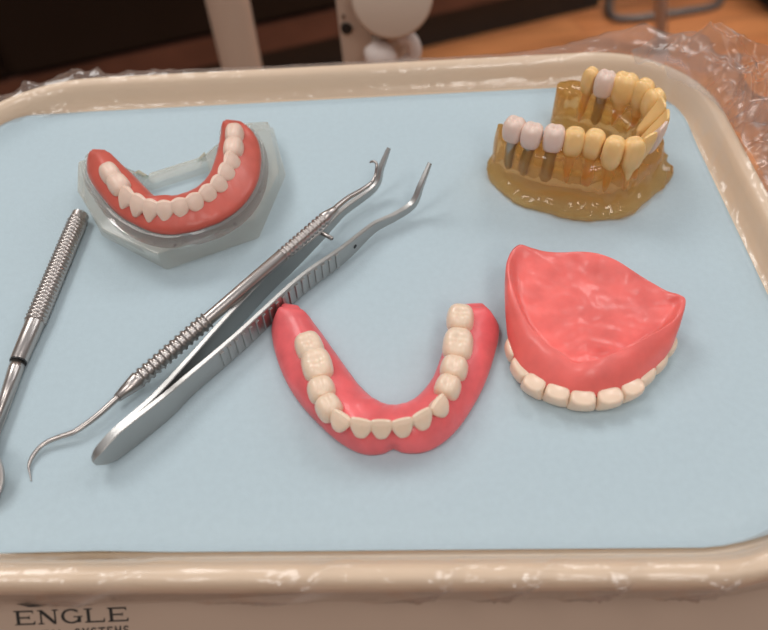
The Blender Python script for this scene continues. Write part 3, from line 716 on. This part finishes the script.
for k in range(110):
    s = k/109; d = O[k]-I[k]; hh = 1
    e_ = .05
    if s < e_: hh = .9+.1*math.sqrt(1-(1-s/e_)**2)
    if s > 1-e_: hh = .95+.05*math.sqrt(max(0, 1-(1-(1-s)/e_)**2))
    lowf = 1-.32*math.exp(-((s-.66)/.18)**2)        # the front of the ridge is lower, the incisors lean over it
    ring = []
    for (u, z) in PROFA:
        q = I[k]+d*u; zz = .05+H_A*z*(hh*lowf if z > .3 else 1)
        v = Vector((q.x, q.y, zz)); nn = noise.noise(v*.22)*.7+noise.noise(v*.45)*.9*(1-.6*z)
        nn *= min(1, z*6)*(2.4-1.6*z)
        dn = d.normalized()*(1 if u > .5 else -1)
        sc_ = 1.0*math.sin(s*44)*math.exp(-((z-.12)/.12)**2)*(u > .6)
        ring.append(v+Vector((dn.x, dn.y, 0))*(nn+sc_*.7)+Vector((0, 0, nn*.5 if z > .05 else 0)))
    rings.append(ring)
def close_end(r0, r1, dist):
    mid = sum((Vector(a) for a in r0), Vector())/len(r0); m1 = sum((Vector(a) for a in r1), Vector())/len(r1)
    dv = (mid-m1); dv.z = 0; dv.normalize(); out = []
    for t in (.4, .75, .95, 1.0):
        s = math.sqrt(max(1-t*t, .04)); out.append([Vector((mid.x+(p[0]-mid.x)*s, mid.y+(p[1]-mid.y)*s, p[2]*(1 if p[2] < 3 else .97+.03*s)))+dv*dist*t for p in r0])
    return out
V, F = loft(close_end(rings[0], rings[4], 3.0)[::-1]+rings+close_end(rings[-1], rings[-5], 3.0))
mesh('model_body', V, F, 'amber', amb)
kinds = ['w', 'w', 'w', 'y', 'y', 'y', 'y', 'i', 'iw', 'i', 'i', 'y', 'y', 'y', 'wf', 'r']
n = len(crowns)
for i, (t, kd) in enumerate(zip(crowns, kinds)):
    a = Vector(crowns[max(i-1, 0)][:2]); b = Vector(crowns[min(i+1, n-1)][:2]); tg = (b-a).normalized(); out = Vector((tg.y, -tg.x)); an = math.atan2(out.y, out.x)
    sp = (b-a).length/(2 if 0 < i < n-1 else 1)
    if kd in ('w', 'wf'):
        tooth('crown', t, an, 19.6, t[2]+1.2, 7.2, 8.0 if kd == 'w' else 8, 'molar', 'crown_white', amb, flat=1.2)
        pr = []; zs = []
        zz = 8.5
        pth = [Vector((t[0], t[1], 7.5)), Vector((t[0], t[1], 8.5))]; rad = [1.0, 1.6]
        for q in range(12):
            pth += [Vector((t[0], t[1], 9+q*.8)), Vector((t[0], t[1], 9.4+q*.8))]; rad += [1.95, 1.7]
        pth += [Vector((t[0], t[1], 18.8)), Vector((t[0], t[1], 19.2)), Vector((t[0], t[1], 21.5))]; rad += [2.0, 1.6, 1.7]
        mesh('implant', *tube(pth, rad, 20), 'titanium', amb)
    elif kd == 'y':
        big = i == 13
        tooth('tooth', t, an, 18.5, t[2]+1.0, 9.4 if big else 7.0, 9 if big else 7.6, 'molar' if big else 'premolar', 'tooth_yellow', amb, root=11)
    elif kd == 'r':
        tooth('tooth', t, an, 18.5, t[2]+1.0, 5.4, 6, 'premolar', 'tooth_yellow', amb, root=13)
    else:
        tooth('tooth' if kd == 'i' else 'crown', Vector(t[:2]), an, 17.0, t[2]+1.0, 6.3, 5.8, 'incisor', 'tooth_yellow' if kd == 'i' else 'crown_white', amb, root=9 if kd == 'i' else 8, lean=4.0)

# ------------------------------------------------------------------ instruments
def strip(path, hh, th, sub=6, rnd=.25):
    """blade standing on edge: path xyz at mid height, hh half heights, th half thickness"""
    data = catmull([(p[0], p[1], p[2]) for p in path], (len(path)-1)*sub+1); aux = catmull([(h, t, 0) for h, t in zip(hh, th)], (len(path)-1)*sub+1)
    rings = []; n = len(data)
    for i, p in enumerate(data):
        t3 = (data[min(i+1, n-1)]-data[max(i-1, 0)]).normalized(); side = Vector((t3.y, -t3.x, 0)).normalized(); upv = side.cross(t3)*1.0
        if upv.z < 0: upv = -upv
        h, t = max(aux[i].x, .15), max(aux[i].y, .1); c = min(rnd, t*.5, h*.5)
        rings.append([p+side*a+upv*b for a, b in ((-t, -h+c), (-t+c, -h), (t-c, -h), (t, -h+c), (t, h-c), (t-c, h), (-t+c, h), (-t, h-c))])
    return loft(rings), data
tw = thing('dental_tweezers', 'stainless steel dental tweezers with serrated grips and angled tips lying on edge', 'tweezers', (-40, 140, 0))
A_c = [(-78.7, 96.5, 5.2), (-76.1, 97.9, 5.6), (-71.3, 102.7, 5.6), (-61.7, 112.2, 5.4), (-55.6, 119.7, 5.0), (-42.2, 134.1, 4.9), (-24.7, 154.3, 4.9), (-11.2, 166.7, 4.7), (-1.3, 177.6, 4.6), (3.2, 180.8, 4.6), (7.4, 183.2, 4.7), (13.5, 187.6, 5.6), (16.5, 190.9, 11), (19.9, 195.5, 16.5)]
B_c = [(-78.8, 97.1, 5.2), (-76.6, 98.8, 5.6), (-72.4, 103.1, 5.6), (-64.0, 112.7, 5.4), (-56.9, 124.1, 5.0), (-47.1, 139.0, 4.9), (-36.1, 154.8, 4.9), (-28.1, 164.1, 4.9), (-19.1, 175.0, 4.7), (-13.7, 182.6, 4.6), (-9.9, 187.6, 4.6), (0.6, 197.2, 5.6), (3.4, 200.8, 11), (6.5, 204.5, 16.5)]
hA = [1.2, 3.4, 5.0, 4.9, 4.2, 4.2, 4.1, 3.6, 2.3, 1.9, 1.6, 1.5, 1.1, .7]; tA = [.7, .9, .9, .9, .85, .8, .8, .8, .8, .8, .9, 1.0, .9, .6]
(VA, FA), dA = strip(A_c, hA, tA); mesh('arm', VA, FA, 'steel_dull', tw, autos=30)
(VB, FB), dB = strip(B_c, hA, tA); mesh('arm', VB, FB, 'steel_dull', tw, autos=30)
def near_on(data, p):
    p = Vector(p); return min(range(len(data)), key=lambda i: (Vector((data[i].x, data[i].y))-Vector((p[0], p[1]))).length)
V, F = [], []
s0 = Vector(dA[near_on(dA, A_c[4][:2])+4]); s1 = Vector(A_c[7]); L = (s1-s0).length
ia, ib = near_on(dA, s0), near_on(dA, s1)
seg = resample([Vector(q) for q in dA[ia:ib+1]], 19)
parts = []
for q, qn in zip(seg[:-1], seg[1:]):
    d = (qn-q); t3 = d.normalized(); side = Vector((t3.y, -t3.x, 0)).normalized(); pos = q+side*.85
    parts.append(box((pos.x, pos.y, pos.z), (1.35, .9, 6.4), math.atan2(t3.y, t3.x)))
g = mesh('grip_serration', *join(*parts), 'steel_dull', tw, smooth=False)
bv = g.modifiers.new('b', 'BEVEL'); bv.width = .15*MM; bv.segments = 1
pp = [(-18.3, 176.4, 6), (-14.0, 173.3, 5.5)]
mesh('guide_pin', *tube([pp[0], Vector(pp[0]).lerp(Vector(pp[1]), .9), pp[1]], [.75, .75, .35], 12), 'steel', tw)
hp = [(-7.2, 169.6, 4.6)][0]; k = near_on(dA, hp); t3 = (dA[k+1]-dA[k]).normalized(); side = Vector((t3.y, -t3.x, 0)).normalized()
mesh('pin_hole', *tube([dA[k]+side*.7, dA[k]+side*.88], .75, 16), 'black', tw, smooth=False)

def knurled(p0, p1, r, n_ring, depth, diamond=False, sides=40):
    P0, P1 = Vector(p0), Vector(p1); rings = []; t = (P1-P0).normalized(); a = t.cross(Vector((0, 0, 1))).normalized(); b = a.cross(t)
    m = n_ring*6
    for i in range(m+1):
        f = i/m; ring = []
        for j in range(sides):
            q = 2*math.pi*j/sides
            if diamond: k = depth*max(math.sin(f*n_ring*6.283+q*5), 0)*.5+depth*max(math.sin(f*n_ring*6.283-q*5), 0)*.5-depth*.5
            else:
                k = -depth*(1 if abs((f*n_ring) % 1-.5) < .22 else 0)
            ring.append(P0.lerp(P1, f)+(r+k)*(math.cos(q)*a+math.sin(q)*b))
        rings.append(ring)
    return loft(rings)
ex = thing('dental_explorer', 'double-ended steel explorer with ringed round handle resting across the tweezers', 'dental explorer', (-77, 119, 0))
h0 = Vector([(-76.8, 117.3, 3.4)][0]); h1 = Vector([(-12.1, 176.7, 16.0)][0])
ax = (h1-h0); LL = ax.length; ax.normalize()
def at(f): return h0+ax*(LL*f)
R_ = 2.7; S_ = 2.05
mesh('handle', *tube([at(0), at(.003), at(.085), at(.09)], [1.1, 1.3, R_*.97, R_*.9], 32), 'steel', ex, autos=50)
mesh('ringed_grip', *knurled(at(.088), at(.385), R_, 13, .5), 'steel', ex, autos=60)
mesh('handle', *tube([at(.383), at(.39), at(.73), at(.735)], [R_*.8, S_, S_, S_*.9], 32), 'steel', ex, autos=50)
mesh('ringed_grip', *knurled(at(.733), at(.94), S_*1.08, 11, .4), 'steel', ex, autos=60)
mesh('handle', *tube([at(.938), at(.945), at(.998), at(1.0)], [S_*.9, S_*1.02, 1.1, .9], 32), 'steel', ex, autos=50)
sh = [(-76.1, 117.3, 4.1), (-76.6, 116.8, 4.0), (-81.3, 111.7, 3.6), (-85.5, 108.3, 3.2), (-87.6, 107.1, 3.0), (-91.0, 106.3, 2.6), (-94.1, 105.2, 2.3), (-96.1, 103.8, 2.0), (-97.4, 101.9, 1.7), (-98.1, 100.0, 1.4), (-98.2, 98.3, 1.1), (-97.6, 96.4, 0.8), (-96.9, 94.4, 0.4)]
pth = catmull(sh, 70); rad = [1.0-.35*min(i/40, 1)-.5*sstep(45, 69, i) for i in range(70)]
mesh('hooked_tip', *tube(pth, rad, 12), 'steel', ex)
sh = [(-12.8, 176.2, 15.9), (-11.5, 178.2, 15.6), (-8.2, 182.8, 14.6), (-4.2, 187.3, 13.2), (-1.1, 190.9, 12.4), (0.3, 192.5, 12.6), (1.3, 194.5, 13.5), (1.8, 195.7, 15.5), (1.9, 196.6, 16.5), (1.2, 197.2, 17), (0.4, 197.7, 16.7), (-0.3, 198.1, 16)]
pth = catmull(sh, 60); rad = [1.05-.55*min(i/34, 1)-.15*sstep(45, 59, i) for i in range(60)]
mesh('hooked_tip', *tube(pth, rad, 12), 'steel', ex)

mi = thing('mouth_mirror', 'steel mouth mirror with knurled handle at the tray side below the clear jaw model', 'mouth mirror', (-103, 165, 0))
m0 = Vector([(-102.4, 194.7, 3.3)][0]); m1 = Vector([(-107.2, 147.0, 3.3)][0]); m2 = Vector([(-108.8, 132.8, 3.2)][0]); m3 = Vector([(-109.2, 116.9, 3.2)][0])
dd = (m1-m0).normalized()
mesh('handle', *tube([m0, m0+dd*.6, m0+dd*3.4], [2.2, 2.9, 2.9], 28), 'steel', mi, autos=40)
mesh('knurled_grip', *knurled(m0+dd*3.2, m1, 3.15, 30, .55, True, 60), 'steel', mi)
mesh('collar', *tube([m1-dd*.2, m1, m2-dd*.3, m2], [2.6, 2.9, 2.55, 2.4], 28), 'steel', mi, autos=40)
mesh('black_ring', *tube([m2-dd*.1, m2+dd*.5], [2.45, 2.45], 28), 'black', mi, autos=40)
d2 = (m3-m2).normalized(); m4 = m2+d2*27; 
mesh('stem', *tube([m2+dd*.4, m2+d2*3, m2+d2*30, m4], [2.1, 2.2, 1.3, 1.0], 24), 'steel', mi)
hc = m4+d2*13+Vector((-1, 0, 1.4))
mesh('neck', *tube([m4-d2*.5, m4+d2*2+Vector((0, 0, -.3)), m4+d2*3.6+Vector((0, 0, -.8))], [1.0, .9, .9], 14), 'steel', mi)
hn = Vector((.15, -.45, .88)).normalized(); hc.z = 6.5; hc.x -= 2.2
mesh('mirror_rim', *tube([hc-hn*1.2, hc-hn*1.1, hc+hn*.6, hc+hn*.7], [10.5, 11, 11, 10.4], 48), 'steel', mi, autos=40)
mesh('mirror_face', *tube([hc+hn*.6, hc+hn*.8], [9.8, 9.8], 48), 'mirror', mi, smooth=False)

# ------------------------------------------------------------------ background things
post = thing('dental_unit_pole', 'cream round pole rising from the floor behind the tray', 'pole', (-111, 560, -750))
bp0, bp1 = Vector((-99, 560, -750)), Vector((-107, 560, 200))
mesh('pole_tube', *tube([bp0, bp0.lerp(bp1, .5), bp1], [16, 16.5, 18], 36), 'cream', post, autos=40)
mesh('foot_plate', *tube([(-99, 560, -750), (-99, 560, -742)], 70, 40), 'cream', post, autos=40)

# the pedestal arm with its round cap, seen just beyond the far rim
stand = thing('equipment_stand', 'cream equipment stand with a round cap and white knob beyond the far tray rim', 'equipment arm', (10, 440, -750))
def ybox(x0, x1, z0, z1, y0, y1, top_x0=None):
    return None
SL = [(-16.6, -22.8), (-13.7, -109.4), (29.3, -112.2), (26.9, -25.3)]
(xa, za), (xb, zb), (xc, zc2), (xd, zd) = SL
k = (xb-xa)/(zb-za); xlow = xb+k*(-230-zb)
rings = []
for (x0, x1, z) in ((xb-6, xc+6, -750), (xb-2, xc+2, -300), (xb, xc, zb), (xa, xd, za)):
    r = 6
    rings.append([(x0+r, 425, z), (x1-r, 425, z), (x1-2, 427, z), (x1, 431, z), (x1, 458, z), (x1-r, 464, z), (x0+r, 464, z), (x0, 458, z), (x0, 431, z), (x0+2, 427, z)])
V, F = loft(rings); mesh('arm_column', V, F, 'cream', stand, autos=50)
(dx, dz), = [(17.6, -39.7)]
vd = (Vector((0, 0, 185))-Vector((dx, 405, dz))).normalized(); vd = (vd+Vector((0, -.25, 0))).normalized()
dc = Vector((dx, 405, dz))
mesh('round_cap', *tube([dc-vd*18, dc-vd*2, dc, dc+vd*1.2], [23.5, 23.5, 23, 21.5], 64), 'cream', stand, autos=40)
(hx, hz_), = [(-10.1, -70.2)]
mesh('screw_hole', *tube([(hx, 427, hz_), (hx, 424.2, hz_)], [3.6, 3.6], 24), 'black', stand, smooth=False)
(hx, hz_), = [(-11.4, -62.5)]
mesh('screw_dot', *tube([(hx, 427, hz_), (hx, 424.3, hz_)], [.9, .9], 12), 'red_brown', stand, smooth=False)
(kx, kz), = [(8.7, -77.6)]
pth = [(kx-8+i*2.0, 405, kz+5-i*1.25) for i in range(10)]
mesh('knob', *tube(pth, [1.5, 5.2, 7.4, 8.6, 9.2, 9.2, 8.6, 7.4, 5.2, 1.5], 28), 'white_rubber', stand)
mesh('knob_stalk', *tube([(kx+1, 404, kz), (kx+1, 427, kz)], [5, 5], 20), 'cream', stand)
lp = [(x, 412, z) for x, z in [(21.8, -90.0), (26.8, -87.5), (30.6, -82.8), (30.6, -76.6), (28.2, -71.7), (23.9, -69.4), (20.9, -70.6)]]
mesh('hose', *tube(catmull(lp, 30), [4.4]*30, 16), 'white_rubber', stand)
mesh('hose_clip', *box((lp[-1][0], 418, lp[-1][2]), (8, 16, 8)), 'cream', stand, smooth=False)

# floor things far behind, out of focus
st = thing('stool_foot_frame', 'dark grey bent tube stool foot frame lying on the wood floor by the cabinet', 'stool', (640, 1560, -750))
lp = [(578.8, 1622.9), (558.1, 1564.6), (560.4, 1526.8), (598.1, 1516.7), (662.6, 1524.3), (744.7, 1536.3), (796.9, 1551.8), (822.3, 1587.7), (833.5, 1621.7)]
lp = [(x, y, -741) for x, y in lp]; pt = catmull(lp, 60)
mesh('frame_tube', *tube(pt, [9]*60, 12), 'stool', st)
for q in (pt[0], pt[-1]):
    mesh('leg', *tube([q, q+Vector((20, 10, 40)), q+Vector((60, 10, 410))], [9, 9, 9], 12), 'stool', st)
mesh('seat', *tube([(790, 1640, -340), (790, 1640, -330), (790, 1640, -290), (790, 1640, -280)], [170, 180, 180, 165], 40), 'black', st, autos=40)
pb = Vector((*[(631.8, 1396.9)][0], -750))
fs = thing('floor_stand', 'slim grey metal stand pole rising from the wood floor beyond the tray corner', 'stand', tuple(pb))

(tx, tz), = [(596.6, -611.3)]
tp = Vector((tx, 1400, tz)); tp = pb+(tp-pb)*6
mesh('pole_tube', *tube([pb, pb.lerp(tp, .5), tp], [12, 12, 12], 20), 'pole_grey', fs)
mesh('foot', *tube([pb, pb+Vector((0, 0, 5))], [17, 16], 30), 'pole_grey', fs, autos=40)
b0 = [(903.2, 1469.7)][0]
bx = mesh('waste_bin', *box((b0[0]+95, b0[1]+130, -640), (200, 200, 220), .25), 'black', smooth=False)
bx['label'] = 'black box-shaped bin on the wood floor at the right edge'; bx['category'] = 'bin'
